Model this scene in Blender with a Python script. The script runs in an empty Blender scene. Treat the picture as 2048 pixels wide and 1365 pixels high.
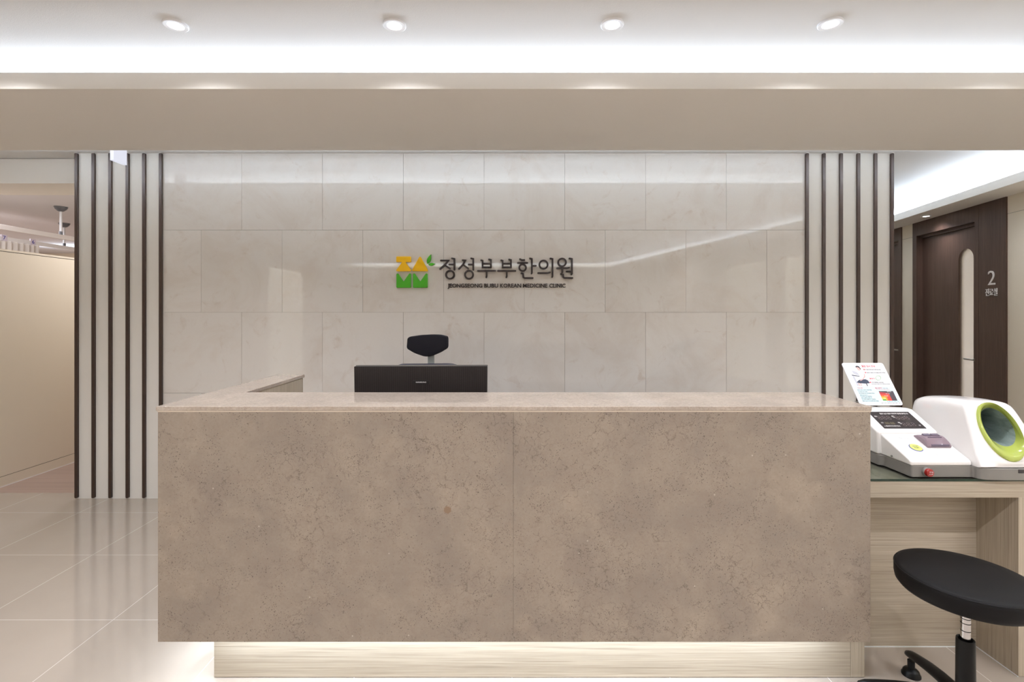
import bpy, bmesh, math, random
from mathutils import Vector, Matrix
R = math.radians
random.seed(7)
SC = bpy.context.scene
COL = SC.collection
PI = math.pi

# ------------------------------------------------------------------ camera, world, view
H = 1.389                      # camera height; level camera, image plane shifted down a little
cam_d = bpy.data.cameras.new('camera')
cam = bpy.data.objects.new('camera', cam_d)
COL.objects.link(cam)
cam.location = (0, 0, H)
cam.rotation_euler = (R(90), 0, 0)
cam_d.sensor_width = 36
cam_d.lens = 17.455
cam_d.shift_y = -57.5 / 2048
cam_d.clip_start = 0.02
SC.camera = cam

wd = bpy.data.worlds.new('world')
SC.world = wd
wd.use_nodes = True
wd.node_tree.nodes['Background'].inputs[0].default_value = (0.5, 0.5, 0.5, 1)
wd.node_tree.nodes['Background'].inputs[1].default_value = 0.05

SC.view_settings.view_transform = 'Standard'
SC.view_settings.look = 'None'
SC.view_settings.gamma = 1
SC.view_settings.exposure = 0.27
SC.view_settings.use_curve_mapping = False
try:
    SC.cycles.use_denoising = True
    SC.cycles.max_bounces = 8
    SC.cycles.diffuse_bounces = 5
    SC.cycles.glossy_bounces = 5
    SC.cycles.caustics_reflective = False
    SC.cycles.caustics_refractive = False
    SC.cycles.sample_clamp_indirect = 4
except Exception:
    pass

# ------------------------------------------------------------------ the angled corridor wall frame
WA = math.atan(0.194)                       # the right wall runs away at this angle
WD = Vector((math.sin(WA), math.cos(WA), 0))      # along the wall
WN = Vector((math.cos(WA), -math.sin(WA), 0))     # out of the room, through the wall
WO = Vector((3.545, 0, 0))
WM = Matrix(((WD.x, WN.x, 0, WO.x), (WD.y, WN.y, 0, WO.y), (0, 0, 1, 0), (0, 0, 0, 1)))   # local (s, n, z)
WC = math.cos(WA)
HS, HL, HC = 2.419, 2.495, 2.575            # soffit underside, lip top, ceiling

# ------------------------------------------------------------------ lights
COOL = (0.75, 0.865, 1.0)
WARM = (0.93, 0.935, 1.0)

def area_light(name, loc, sx, sy, power, col, rot=(0, 0, 0), spread=None):
    l = bpy.data.lights.new(name, 'AREA')
    l.shape = 'RECTANGLE'; l.size = sx; l.size_y = sy
    l.energy = power; l.color = col
    if spread: l.spread = spread
    o = bpy.data.objects.new(name, l)
    COL.objects.link(o)
    o.location = loc; o.rotation_euler = rot
    return o

UP = (R(180), 0, 0)
COVE_W = 5.3     # watts per metre of strip
# cove in the beam over the desk, room side and wall side
area_light('cove_light_front', (-0.2, 2.58, 2.445), 7.4, 0.05, COVE_W * 7.4, COOL, (R(225), 0, 0))
area_light('cove_light_rear', (-0.2, 2.86, 2.436), 7.4, 0.04, 78.0 * 7.4, COOL, (R(135), 0, 0))
# cove along the angled corridor wall
for s0, s1, w in ((-4.6, 2.1, 42.0), (3.3, 8.2, 42.0)):
    p = WM @ Vector(((s0 + s1) / 2, -0.035, 2.474))
    area_light('cove_light_corridor', p, s1 - s0, 0.05, w * (s1 - s0), COOL, (R(135), 0, PI / 2 - WA))
# cove along the wall behind the camera
area_light('cove_light_behind', (-0.6, -4.82, 2.435), 6.6, 0.12, 6.6 * 8, COOL, UP)
# strips under the floating desk body
area_light('desk_strip_front', (0.03, 1.815, 0.212), 2.3, 0.03, 6.0, COOL)
area_light('desk_strip_left', (-1.19, 2.24, 0.212), 0.03, 0.75, 3.2, COOL)
# treatment room on the left, with added unseen fills, and room behind the door
area_light('treatment_light', (-7.9, 8.9, 2.3), 1.0, 0.1, 6, COOL, UP)
area_light('treatment_fill', (-3.62, 5.6, 2.56), 0.3, 2.4, 22, WARM)  # added fill to brighten the partition
area_light('treatment_fill', (-6.9, 5.9, 2.56), 1.2, 1.2, 50, WARM)  # added out-of-view fill, lifts the room by bounce
area_light('treatment_fill', (-5.15, 4.6, 2.56), .4, .4, 22, WARM)  # added out-of-view fill to brighten the curtain
area_light('treatment_fill', (-8.3, 7.3, 2.56), 1.2, 1.2, 60, WARM)  # second added out-of-view fill for the room
area_light('consulting_panel', (7.2, 7.6, 2.55), 1.0, 1.0, 620, (.95, .96, 1))
SPOT_W = 38.0

# ------------------------------------------------------------------ materials
def lin(c):
    return tuple(((v / 255) / 12.92 if v / 255 <= .04045 else ((v / 255 + .055) / 1.055) ** 2.4) for v in c) + (1,)

class NT:
    def __init__(s, name):
        s.m = bpy.data.materials.new(name); s.m.use_nodes = True
        s.t = s.m.node_tree; s.n = s.t.nodes; s.l = s.t.links
        s.b = s.n['Principled BSDF']; s.out = s.n['Material Output']
    def node(s, ty, **kw):
        n = s.n.new(ty)
        for k, v in kw.items(): setattr(n, k, v)
        return n
    def set(s, sock, v):
        if hasattr(v, 'links') or hasattr(v, 'is_linked'): s.l.new(v, sock)
        else: sock.default_value = v
    def math(s, op, a, b=0.0, c=None, clamp=False):
        n = s.node('ShaderNodeMath', operation=op, use_clamp=clamp)
        s.set(n.inputs[0], a); s.set(n.inputs[1], b)
        if c is not None: s.set(n.inputs[2], c)
        return n.outputs[0]
    def pos(s):
        return s.node('ShaderNodeNewGeometry').outputs['Position']
    def mapping(s, v, scale=(1, 1, 1), loc=(0, 0, 0), rot=(0, 0, 0)):
        n = s.node('ShaderNodeMapping'); s.set(n.inputs[0], v)
        n.inputs['Scale'].default_value = scale; n.inputs['Location'].default_value = loc
        n.inputs['Rotation'].default_value = rot
        return n.outputs[0]
    def noise(s, v, scale, detail=4, rough=.5, dist=0.0, color=False):
        n = s.node('ShaderNodeTexNoise'); s.set(n.inputs['Vector'], v)
        n.inputs['Scale'].default_value = scale; n.inputs['Detail'].default_value = detail
        n.inputs['Roughness'].default_value = rough; n.inputs['Distortion'].default_value = dist
        return n.outputs['Color' if color else 'Fac']
    def voro(s, v, scale, feature='F1', rand=1.0):
        n = s.node('ShaderNodeTexVoronoi', feature=feature); s.set(n.inputs['Vector'], v)
        n.inputs['Scale'].default_value = scale; n.inputs['Randomness'].default_value = rand
        return n.outputs['Distance']
    def ramp(s, f, pts):
        n = s.node('ShaderNodeMapRange', interpolation_type='SMOOTHSTEP')
        s.set(n.inputs[0], f)
        (a, x), (b, y) = pts
        n.inputs[1].default_value = a; n.inputs[2].default_value = b
        n.inputs[3].default_value = x; n.inputs[4].default_value = y
        return n.outputs[0]
    def mix(s, f, a, b, mode='MIX'):
        n = s.node('ShaderNodeMix', data_type='RGBA', blend_type=mode)
        s.set(n.inputs[0], f); s.set(n.inputs[6], a); s.set(n.inputs[7], b)
        return n.outputs[2]
    def bump(s, h, strength, dist=.001):
        n = s.node('ShaderNodeBump'); s.set(n.inputs['Height'], h)
        n.inputs['Strength'].default_value = strength; n.inputs['Distance'].default_value = dist
        s.l.new(n.outputs[0], s.b.inputs['Normal'])
    def base(s, c, rough=.5, spec=.5, metal=0.0, coat=0.0):
        s.set(s.b.inputs['Base Color'], c); s.set(s.b.inputs['Roughness'], rough)
        s.b.inputs['Specular IOR Level'].default_value = spec
        s.b.inputs['Metallic'].default_value = metal
        if coat: s.b.inputs['Coat Weight'].default_value = coat; s.b.inputs['Coat Roughness'].default_value = .05
        return s.m

M = {}
def simple(name, rgb, rough=.5, spec=.5, metal=0.0, var=0.03, vscale=6.0, coat=0.0):
    t = NT(name)
    n = t.noise(t.pos(), vscale, 3)
    c = lin(rgb)
    lo = tuple(v * (1 - var) for v in c[:3]) + (1,); hi = tuple(min(1, v * (1 + var)) for v in c[:3]) + (1,)
    M[name] = t.base(t.mix(n, lo, hi), rough, spec, metal, coat)
    return t

t = simple('ceiling_paint', (224, 224, 224), .9, .1, var=.01)
t.bump(t.noise(t.pos(), 260, 3, .7), .35, .002)
simple('beam_paint', (226, 221, 214), .55, .25, var=.012, vscale=2)
simple('slat_panel', (233, 231, 226), .42, .4, var=.008, vscale=2)
simple('cream_panel', (226, 216, 199), .42, .4, var=.012, vscale=2)
simple('seam_dark', (70, 58, 46), .7)
simple('grout', (158, 150, 141), .8)
simple('white_gloss', (232, 229, 226), .12, .5, var=.004, coat=.3)
simple('white_matt', (232, 232, 234), .45, .4, var=.004)
simple('grey_plastic', (128, 124, 119), .35, .4, var=.01)
simple('dark_plastic', (22, 20, 21), .4, .4, var=.02)
simple('black_base', (12, 12, 12), .4, .25, var=.02)
simple('lime_plastic', (164, 176, 84), .16, .5, var=.01, coat=.2)
simple('red_plastic', (140, 30, 26), .25)
simple('red_ink', (205, 50, 62), .6)
simple('dark_ink', (52, 48, 56), .6)
simple('white_ink', (225, 222, 220), .6)
simple('blue_ink', (70, 74, 160), .6)
simple('pale_blue_ink', (200, 222, 226), .6, var=.005)
simple('charcoal_ink', (58, 46, 52), .5)
simple('crimson_ink', (160, 34, 44), .5)
simple('scarlet_ink', (216, 58, 42), .5)
simple('orange_ink', (238, 132, 38), .5)
simple('amber_ink', (240, 190, 52), .5)
simple('leaf_ink', (88, 158, 62), .5)
simple('skin_ink', (222, 172, 164), .6)
simple('navy_ink', (44, 52, 72), .6)
simple('shirt_ink', (222, 222, 232), .6)
simple('greyprint_ink', (184, 186, 196), .6)
simple('lime_sticker', (206, 216, 110), .4)
simple('dim_digit', (70, 56, 55), .5)
simple('dim_amber', (88, 78, 48), .5)
simple('screen', (52, 48, 50), .12, .5, var=.01)
simple('cover_tint', (132, 114, 122), .1, .6, var=.03, vscale=30)
simple('cover_dark', (92, 80, 96), .2, .5)
simple('sign_yellow', (238, 184, 8), .35, .4, var=.01)
simple('sign_green', (62, 148, 20), .35, .4, var=.01)
simple('sign_brown', (42, 31, 29), .4, .4, var=.02)
simple('fin_brown', (58, 42, 34), .4, .4, var=.06, vscale=14)
simple('chrome', (205, 203, 204), .16, .5, metal=1.0, var=.01)
simple('satin_steel', (190, 186, 180), .28, .5, metal=1.0, var=.02)
simple('chair_frame', (142, 146, 144), .4, .4, var=.02)
simple('pole_white', (214, 216, 220), .35)
simple('cap_grey', (92, 94, 100), .35)
simple('rail_grey', (205, 198, 194), .4)
simple('rail_white', (236, 235, 236), .4)
simple('tag_print', (220, 212, 226), .5)
simple('cloth_cream', (226, 220, 214), .9, .1, var=.02, vscale=40)
simple('room_ceiling', (206, 204, 206), .85, .1, var=.01)
simple('highlight_cream', (205, 190, 172), .5)
simple('wood_strip', (176, 158, 132), .5, var=.05, vscale=30)

# glossy upholstery
t = NT('black_leather')
n = t.noise(t.pos(), 900, 2, .6)
M['black_leather'] = t.base(t.mix(n, lin((13, 12, 12)), lin((17, 15, 16))), .55, .18)
t.bump(n, .15, .0006)
t = NT('chair_mesh')
n = t.noise(t.mapping(t.pos(), (1, 1, 1)), 700, 2)
M['chair_mesh'] = t.base(t.mix(n, lin((20, 19, 24)), lin((31, 29, 36))), .8, .2)
t.bump(n, .4, .001)
t = NT('blue_black_fabric')
n = t.noise(t.pos(), 500, 2)
M['blue_black_fabric'] = t.base(t.mix(n, lin((58, 57, 68)), lin((76, 75, 88))), .8, .2)
# ribbed monitor back
t = NT('ribbed_black')
w = t.node('ShaderNodeTexWave', wave_type='BANDS', bands_direction='X', wave_profile='SIN')
t.l.new(t.pos(), w.inputs['Vector']); w.inputs['Scale'].default_value = 32; w.inputs['Distortion'].default_value = 0
M['ribbed_black'] = t.base(t.mix(w.outputs['Fac'], lin((27, 22, 21)), lin((38, 31, 30))), .45, .35)
t.bump(w.outputs['Fac'], .3, .001)

# light wood, dark wood, plank floor
def wood(name, along, c1, c2, rough=.45, fine=90.0, spec=.35, big=.35):
    t = NT(name)
    sc = [1.0, 1.0, 1.0]; sc[along] = .018
    v = t.mapping(t.pos(), tuple(sc))
    a = t.noise(v, fine * 2.2, 4, .6, .2)
    b = t.noise(v, fine * .22, 4, .6, .5)
    f = t.math('ADD', t.math('MULTIPLY', a, 1 - big), t.math('MULTIPLY', b, big))
    f = t.ramp(f, ((.30, 0), (.70, 1)))
    c = t.mix(f, lin(c1), lin(c2))
    ln = t.ramp(t.noise(v, fine * 1.1, 2, .5), ((.30, 1), (.38, 0)))
    c = t.mix(t.math('MULTIPLY', ln, .35), c, lin(tuple(x * .84 for x in c1)))
    M[name] = t.base(c, rough, spec)
    return t
wood('light_wood_horizontal', 0, (158, 145, 127), (185, 173, 155))
wood('light_wood_vertical', 2, (160, 147, 128), (188, 176, 158))
wood('dark_wood_vertical', 2, (62, 46, 39), (88, 68, 58), .4, 120)
wood('dark_wood_horizontal', 0, (62, 46, 39), (88, 68, 58), .4, 120)
wood('plank_floor', 0, (160, 138, 126), (182, 160, 148), .35, 25)

# honed limestone of the desk: clouds, pits, wandering cracks
def limestone(name, rough, vein=1.0):
    t = NT(name); p = t.pos()
    warp = t.noise(p, 3.1, 4, .6, color=True)
    wv = t.node('ShaderNodeVectorMath', operation='MULTIPLY_ADD')
    t.l.new(warp, wv.inputs[0]); wv.inputs[1].default_value = (.16, .16, .16); t.l.new(p, wv.inputs[2])
    q = wv.outputs[0]
    cl = t.ramp(t.noise(q, 5.0, 5, .62), ((.40, 0), (.66, 1)))
    cl2 = t.ramp(t.noise(p, 13, 5, .65, .4), ((.42, 0), (.72, 1)))
    c = t.mix(t.math('MULTIPLY', cl, .5), lin((149, 136, 122)) if vein > .5 else lin((186, 173, 160)), lin((121, 111, 102)) if vein > .5 else lin((164, 152, 142)))
    c = t.mix(t.math('MULTIPLY', cl2, .55 * vein), c, lin((136, 122, 109)))
    warmp = t.ramp(t.noise(p, 7, 3, .5), ((.55, 0), (.75, 1)))
    c = t.mix(t.math('MULTIPLY', warmp, .4), c, lin((172, 157, 139)))
    fine = t.ramp(t.noise(p, 120, 4, .7), ((.35, 0), (.7, 1)))
    c = t.mix(t.math('MULTIPLY', fine, .34), c, lin((132, 115, 100)))
    # cracks: short wandering hairlines (edges of warped cells), kept to patches
    def crack(sc, wdt, seedloc, lo, hi, warp_amt):
        vv = t.mapping(p, (1, 1, 1), seedloc)
        wn = t.noise(vv, 9, 6, .72, color=True)
        w2 = t.node('ShaderNodeVectorMath', operation='MULTIPLY_ADD')
        t.l.new(wn, w2.inputs[0]); w2.inputs[1].default_value = (warp_amt,) * 3; t.l.new(vv, w2.inputs[2])
        d = t.voro(w2.outputs[0], sc, 'DISTANCE_TO_EDGE')
        line = t.ramp(d, ((0, 1), (wdt, 0)))
        mask = t.ramp(t.noise(vv, 2.6, 4, .7), ((lo, 0), (hi, 1)))
        brk = t.ramp(t.noise(vv, 38, 3, .6), ((.42, 0), (.56, 1)))
        return t.math('MULTIPLY', t.math('MULTIPLY', line, mask), brk)
    k = crack(6.5, .013, (3, 1, 7), .45, .58, .22)
    k2 = t.math('MAXIMUM', crack(17, .034, (11, 4, 2), .47, .60, .10), crack(34, .055, (1, 14, 6), .50, .62, .06))
    c = t.mix(t.math('MULTIPLY', k, .85 * vein), c, lin((78, 64, 54)))
    c = t.mix(t.math('MULTIPLY', k2, .62 * vein), c, lin((88, 74, 63)))
    # pits and specks
    jit = t.noise(p, 160, 3, .7, color=True)
    w3 = t.node('ShaderNodeVectorMath', operation='MULTIPLY_ADD')
    t.l.new(jit, w3.inputs[0]); w3.inputs[1].default_value = (.012,) * 3; t.l.new(p, w3.inputs[2])
    v1 = t.voro(w3.outputs[0], 150); m1 = t.ramp(v1, ((.16, 1), (.27, 0)))
    gate = t.ramp(t.noise(p, 9, 6, .75), ((.46, 0), (.58, 1)))
    pit = t.math('MULTIPLY', m1, gate)
    v2 = t.voro(t.mapping(w3.outputs[0], (1, 1, 1), (5, 5, 5)), 62); m2 = t.ramp(v2, ((.06, 1), (.11, 0)))
    pit = t.math('MAXIMUM', pit, m2)
    c = t.mix(t.math('MULTIPLY', pit, .9 * vein), c, lin((70, 57, 48)))
    # a few pale shell flecks
    v3 = t.voro(t.mapping(p, (1, 1, 1), (9, 2, 4)), 11); m3 = t.ramp(v3, ((.02, 1), (.04, 0)))
    c = t.mix(t.math('MULTIPLY', m3, .5), c, lin((205, 192, 178)))
    # one round brown fossil spot on the front
    dv = t.node('ShaderNodeVectorMath', operation='DISTANCE'); t.l.new(w3.outputs[0], dv.inputs[0]); dv.inputs[1].default_value = (-.223, 1.767, .693)
    c = t.mix(t.math('MULTIPLY', t.ramp(dv.outputs['Value'], ((.0115, 1), (.0145, 0))), .75), c, lin((124, 96, 72)))
    M[name] = t.base(c, rough, .5)
    t.bump(t.math('ADD', pit, k), -.2, .0008)
    return t
limestone('limestone_honed', .5)
limestone('limestone_polished', .045, .35)

# polished marble tiles of the rear wall, each tile a little different
t = NT('wall_tile'); p = t.pos()
rnd = t.node('ShaderNodeNewGeometry').outputs['Random Per Island']
cmb = t.node('ShaderNodeCombineXYZ'); r9 = t.math('MULTIPLY', rnd, 37.0)
for i in range(3): t.l.new(r9, cmb.inputs[i])
va = t.node('ShaderNodeVectorMath', operation='ADD'); t.l.new(p, va.inputs[0]); t.l.new(cmb.outputs[0], va.inputs[1])
q = va.outputs[0]
c = t.mix(rnd, lin((222, 218, 213)), lin((228, 224, 219)))
a = t.ramp(t.noise(q, 2.2, 8, .66, .8), ((.42, 0), (.66, 1)))
c = t.mix(t.math('MULTIPLY', a, .6), c, lin((214, 205, 196)))
b = t.ramp(t.noise(q, 6.5, 8, .7, 1.2), ((.55, 0), (.78, 1)))
c = t.mix(t.math('MULTIPLY', b, .55), c, lin((196, 178, 162)))
nz = t.noise(q, 3.2, 8, .66, 1.4)
ln = t.ramp(t.math('ABSOLUTE', t.math('SUBTRACT', nz, .5)), ((0, 1), (.012, 0)))
c = t.mix(t.math('MULTIPLY', t.math('MULTIPLY', ln, t.ramp(t.noise(q, 3, 2), ((.5, 0), (.65, 1)))), .35), c, lin((226, 220, 214)))
g = t.ramp(t.noise(q, 70, 3, .7), ((.4, 0), (.75, 1)))
c = t.mix(t.math('MULTIPLY', g, .12), c, lin((216, 210, 203)))
M['wall_tile'] = t.base(c, .025, .75)

# polished porcelain floor, 600 mm grid with pale joints
t = NT('floor_tile'); p = t.pos()
sx = t.node('ShaderNodeSeparateXYZ'); t.l.new(p, sx.inputs[0])
def gridline(sock, off):
    f = t.math('FRACT', t.math('DIVIDE', t.math('ADD', sock, off), .6))
    d = t.math('ABSOLUTE', t.math('SUBTRACT', f, .5))
    return t.math('GREATER_THAN', d, .5 - .0014 / .6)
g = t.math('MAXIMUM', gridline(sx.outputs[0], 60.0), gridline(sx.outputs[1], 60.0 - 2.24))
n = t.noise(p, 3, 5, .6)
c = t.mix(n, lin((178, 166, 153)), lin((186, 175, 163)))
c = t.mix(g, c, lin((226, 221, 216)))
M['floor_tile'] = t.base(c, t.ramp(t.noise(p, 9, 3), ((.3, .07), (.7, .10))), .65)

# glass with real surface reflection and clear shadows
def glassmat(name, tint, ior=1.45, haze=0.0):
    t = NT(name); t.n.remove(t.b)
    tr = t.node('ShaderNodeBsdfTransparent'); tr.inputs[0].default_value = tint
    gl = t.node('ShaderNodeBsdfGlossy'); gl.inputs['Roughness'].default_value = .02
    fr = t.node('ShaderNodeFresnel'); fr.inputs[0].default_value = ior
    mx = t.node('ShaderNodeMixShader')
    t.l.new(fr.outputs[0], mx.inputs[0]); t.l.new(tr.outputs[0], mx.inputs[1]); t.l.new(gl.outputs[0], mx.inputs[2])
    src = mx.outputs[0]
    if haze:
        df = t.node('ShaderNodeBsdfTranslucent'); df.inputs[0].default_value = (.85, .85, .85, 1)
        m2 = t.node('ShaderNodeMixShader'); m2.inputs[0].default_value = haze
        t.l.new(src, m2.inputs[1]); t.l.new(df.outputs[0], m2.inputs[2]); src = m2.outputs[0]
    t.l.new(src, t.out.inputs[0]); M[name] = t.m
glassmat('clear_glass', (.93, .97, .95, 1))
glassmat('pane_glass', (.97, .97, .96, 1), haze=.12)
simple('glass_edge', (14, 44, 32), .1, .5)
t = NT('bag_fabric')
n = t.noise(t.mapping(t.pos(), (1, .35, 1)), 38, 4, .6, 1.2)
M['bag_fabric'] = t.base(t.mix(n, lin((88, 106, 102)), lin((150, 164, 162))), .5, .3)
t.bump(n, .9, .01)

def emitter(name, rgb, s):
    t = NT(name); t.base((0, 0, 0, 1))
    t.b.inputs['Emission Color'].default_value = lin(rgb); t.b.inputs['Emission Strength'].default_value = s
    M[name] = t.m
emitter('lamp_lens', (255, 250, 244), 7.0)
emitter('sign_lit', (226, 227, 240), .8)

# ------------------------------------------------------------------ mesh helpers
class MB:
    def __init__(s, T=None):
        s.v = []; s.f = []; s.mi = []; s.mats = []; s.T = T or Matrix.Identity(4); s.cur = 0
    def use(s, mat):
        if mat not in s.mats: s.mats.append(mat)
        s.cur = s.mats.index(mat); return s
    def add(s, verts, faces):
        b = len(s.v)
        s.v += [tuple(s.T @ Vector(p)) for p in verts]
        for f in faces:
            s.f.append(tuple(b + i for i in f)); s.mi.append(s.cur)
        return s
    def box(s, x0, x1, y0, y1, z0, z1):
        vs = [(x, y, z) for x in (x0, x1) for y in (y0, y1) for z in (z0, z1)]
        return s.add(vs, [(0, 1, 3, 2), (4, 6, 7, 5), (0, 4, 5, 1), (2, 3, 7, 6), (0, 2, 6, 4), (1, 5, 7, 3)])
    def prism(s, pts, fn0, fn1):
        """pts: 2d outline; fn0/fn1 map a point to the front / rear 3d position"""
        n = len(pts)
        vs = [fn0(*p) for p in pts] + [fn1(*p) for p in pts]
        return s.add(vs, [tuple(range(n)), tuple(reversed(range(n, 2 * n)))] +
                     [(i, i + n, (i + 1) % n + n, (i + 1) % n) for i in range(n)])
    def loft(s, rings, cap0=True, cap1=True, closed=True):
        n = len(rings[0]); vs = [p for r in rings for p in r]; fs = []
        for k in range(len(rings) - 1):
            for i in range(n if closed else n - 1):
                j = (i + 1) % n
                fs.append((k * n + i, k * n + j, (k + 1) * n + j, (k + 1) * n + i))
        if cap0: fs.append(tuple(reversed(range(n))))
        if cap1: fs.append(tuple(range((len(rings) - 1) * n, len(rings) * n)))
        return s.add(vs, fs)
    def lathe(s, prof, c, n=32, axis='z', cap=True):
        rings = []
        for r, h in prof:
            ring = []
            for i in range(n):
                a = 2 * PI * i / n
                if axis == 'z': ring.append((c[0] + r * math.cos(a), c[1] + r * math.sin(a), c[2] + h))
                elif axis == 'y': ring.append((c[0] + r * math.cos(a), c[1] + h, c[2] + r * math.sin(a)))
                else: ring.append((c[0] + h, c[1] + r * math.cos(a), c[2] + r * math.sin(a)))
            rings.append(ring)
        return s.loft(rings, cap, cap)
    def tube(s, path, rad, n=12, flat=1.0):
        rings = []; P = [Vector(p) for p in path]
        for i, p in enumerate(P):
            d = (P[min(i + 1, len(P) - 1)] - P[max(i - 1, 0)]).normalized()
            u = d.cross(Vector((0, 0, 1)))
            if u.length < .01: u = Vector((1, 0, 0))
            u.normalize(); w = u.cross(d)
            r = rad[i] if isinstance(rad, (list, tuple)) else rad
            rings.append([tuple(p + u * r * math.cos(2 * PI * k / n) + w * r * flat * math.sin(2 * PI * k / n)) for k in range(n)])
        return s.loft(rings)
    def build(s, name, mat=None, parent=None, bevel=0.0, seg=2, smooth=35, sub=0):
        me = bpy.data.meshes.new(name)
        off = parent_world(parent)
        me.from_pydata([(p[0] - off.x, p[1] - off.y, p[2] - off.z) for p in s.v], [], s.f)
        if mat: me.materials.append(M[mat])
        else:
            for m_ in s.mats: me.materials.append(M[m_])
            for p, i in zip(me.polygons, s.mi): p.material_index = i
        bm = bmesh.new(); bm.from_mesh(me); bmesh.ops.recalc_face_normals(bm, faces=bm.faces); bm.to_mesh(me); bm.free()
        me.shade_smooth()
        if not sub: me.set_sharp_from_angle(angle=R(smooth))
        o = bpy.data.objects.new(name, me); COL.objects.link(o)
        if parent: o.parent = parent
        if bevel:
            b = o.modifiers.new('bevel', 'BEVEL'); b.width = bevel; b.segments = seg
            b.limit_method = 'ANGLE'; b.angle_limit = R(30); b.harden_normals = True
        if sub:
            m_ = o.modifiers.new('sub', 'SUBSURF'); m_.levels = sub; m_.render_levels = sub
        return o

def parent_world(p):
    v = Vector((0, 0, 0))
    while p is not None:
        v += p.location; p = p.parent
    return v

def tag(o, label=None, cat=None, group=None, kind=None):
    if label: o['label'] = label
    if cat: o['category'] = cat
    if group: o['group'] = group
    if kind: o['kind'] = kind
    return o
def thing(name, loc, label, cat, group=None):
    o = bpy.data.objects.new(name, None); COL.objects.link(o); o.location = loc
    o.empty_display_size = .05
    return tag(o, label, cat, group)
def struct(name, mb, mat=None, parent=None, **kw):
    o = mb.build(name, mat, parent, **kw)
    if parent is None: o['kind'] = 'structure'
    return o
def copy_tree(o, parent=None):
    c = o.copy(); COL.objects.link(c); c.parent = parent
    for ch in list(o.children): copy_tree(ch, c)
    return c

_txt = {}
def text_geom(s, bold=0.0, caps=False):
    """outline of a line of text as flat polygons, scaled to the unit square"""
    key = (s, bold, caps)
    if key in _txt: return _txt[key]
    cu = bpy.data.curves.new('t', 'FONT'); cu.body = s; cu.offset = bold; cu.resolution_u = 3
    cu.fill_mode = 'BOTH'; cu.extrude = .05
    ob = bpy.data.objects.new('t', cu); COL.objects.link(ob)
    bpy.context.view_layer.update()
    dg = bpy.context.evaluated_depsgraph_get()
    me = bpy.data.meshes.new_from_object(ob.evaluated_get(dg))
    vs = [tuple(v.co) for v in me.vertices]; fs = [tuple(p.vertices) for p in me.polygons]
    bpy.data.objects.remove(ob); bpy.data.meshes.remove(me); bpy.data.curves.remove(cu)
    x0 = min(v[0] for v in vs); x1 = max(v[0] for v in vs); y0 = min(v[1] for v in vs); y1 = max(v[1] for v in vs)
    if caps: y0, y1 = 0.0, capheight()
    vs = [((v[0] - x0) / (x1 - x0), (v[1] - y0) / (y1 - y0), 1 if v[2] > 0 else 0) for v in vs]
    _txt[key] = (vs, fs); return _txt[key]
def capheight():
    if 'H' not in _txt:
        cu = bpy.data.curves.new('t', 'FONT'); cu.body = 'H'; ob = bpy.data.objects.new('t', cu); COL.objects.link(ob)
        bpy.context.view_layer.update(); me = bpy.data.meshes.new_from_object(ob.evaluated_get(bpy.context.evaluated_depsgraph_get()))
        _txt['H'] = max(v.co.y for v in me.vertices)
        bpy.data.objects.remove(ob); bpy.data.meshes.remove(me); bpy.data.curves.remove(cu)
    return _txt['H']
def put_text(mb, s, fn, bold=0.0, caps=False):
    """fn(u, v, w) -> 3d point; u, v in the text's own box, w 1 for the raised face"""
    vs, fs = text_geom(s, bold, caps)
    mb.add([fn(*v) for v in vs], fs)

def rounded(pts, r, n=4):
    out = []
    m = len(pts)
    for i in range(m):
        a = Vector(pts[i - 1]); b = Vector(pts[i]); c = Vector(pts[(i + 1) % m])
        d1 = (a - b); d2 = (c - b)
        rr = min(r, d1.length * .45, d2.length * .45)
        p1 = b + d1.normalized() * rr; p2 = b + d2.normalized() * rr
        for k in range(n + 1):
            q = k / n
            out.append(tuple(p1 * (1 - q) ** 2 + b * 2 * q * (1 - q) + p2 * q * q))
    return out

# ------------------------------------------------------------------ shell of the place
fl = MB(); fl.box(-4.3, 7.0, -5.3, 3.815, -.1, 0); fl.box(-3.3, 7.0, 3.815, 9.0, -.1, 0)
struct('floor', fl, 'floor_tile')
struct('floor', MB().box(-9.5, -3.3, 3.815, 10, -.1, 0), 'plank_floor')
struct('floor', MB().box(7.0, 11, 3.5, 10, -.1, 0), 'floor_tile')
struct('ceiling', MB().box(-4.4, 11, -5.3, 10, HC, HC + .1), 'ceiling_paint')
struct('ceiling', MB().box(-9.5, -4.4, 3.7, 10, HC, HC + .1), 'room_ceiling')
struct('ceiling', MB().box(-4.4, -3.3, 4.2, 10, HC - .004, HC), 'room_ceiling')

# rear wall: core, tile cladding, slatted panels either side
struct('wall_back', MB().box(-3.247, 2.835, 3.712, 3.85, 0, HC), 'grout')
tl = MB()
rowz = [(-0.411, .189, 0), (.189, .787, 1), (.787, 1.389, 0), (1.389, 2.002, 1), (2.002, HC, 0)]
gp = .0008
for z0, z1, sh in rowz:
    if z1 < .01: continue
    x = -.2085 - .602 * 5 + (.301 if sh else 0)
    while x < 2.2:
        a, b = max(x, -2.6), min(x + .602, 2.183)
        if b - a > .01: tl.box(a + gp, b - gp, 3.70, 3.713, max(z0, 0) + gp, z1 - gp)
        x += .602
struct('wall_back', tl, 'wall_tile', bevel=0)
struct('wall_back', MB().box(-3.247, -2.6, 3.70, 3.712, 0, HC), 'slat_panel')
struct('wall_back', MB().box(2.183, 2.835, 3.70, 3.712, 0, HC), 'slat_panel')
finx = [-3.237, -3.111, -2.986, -2.858, -2.735, -2.611, 2.193, 2.318, 2.446, 2.575, 2.702, 2.825]
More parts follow.
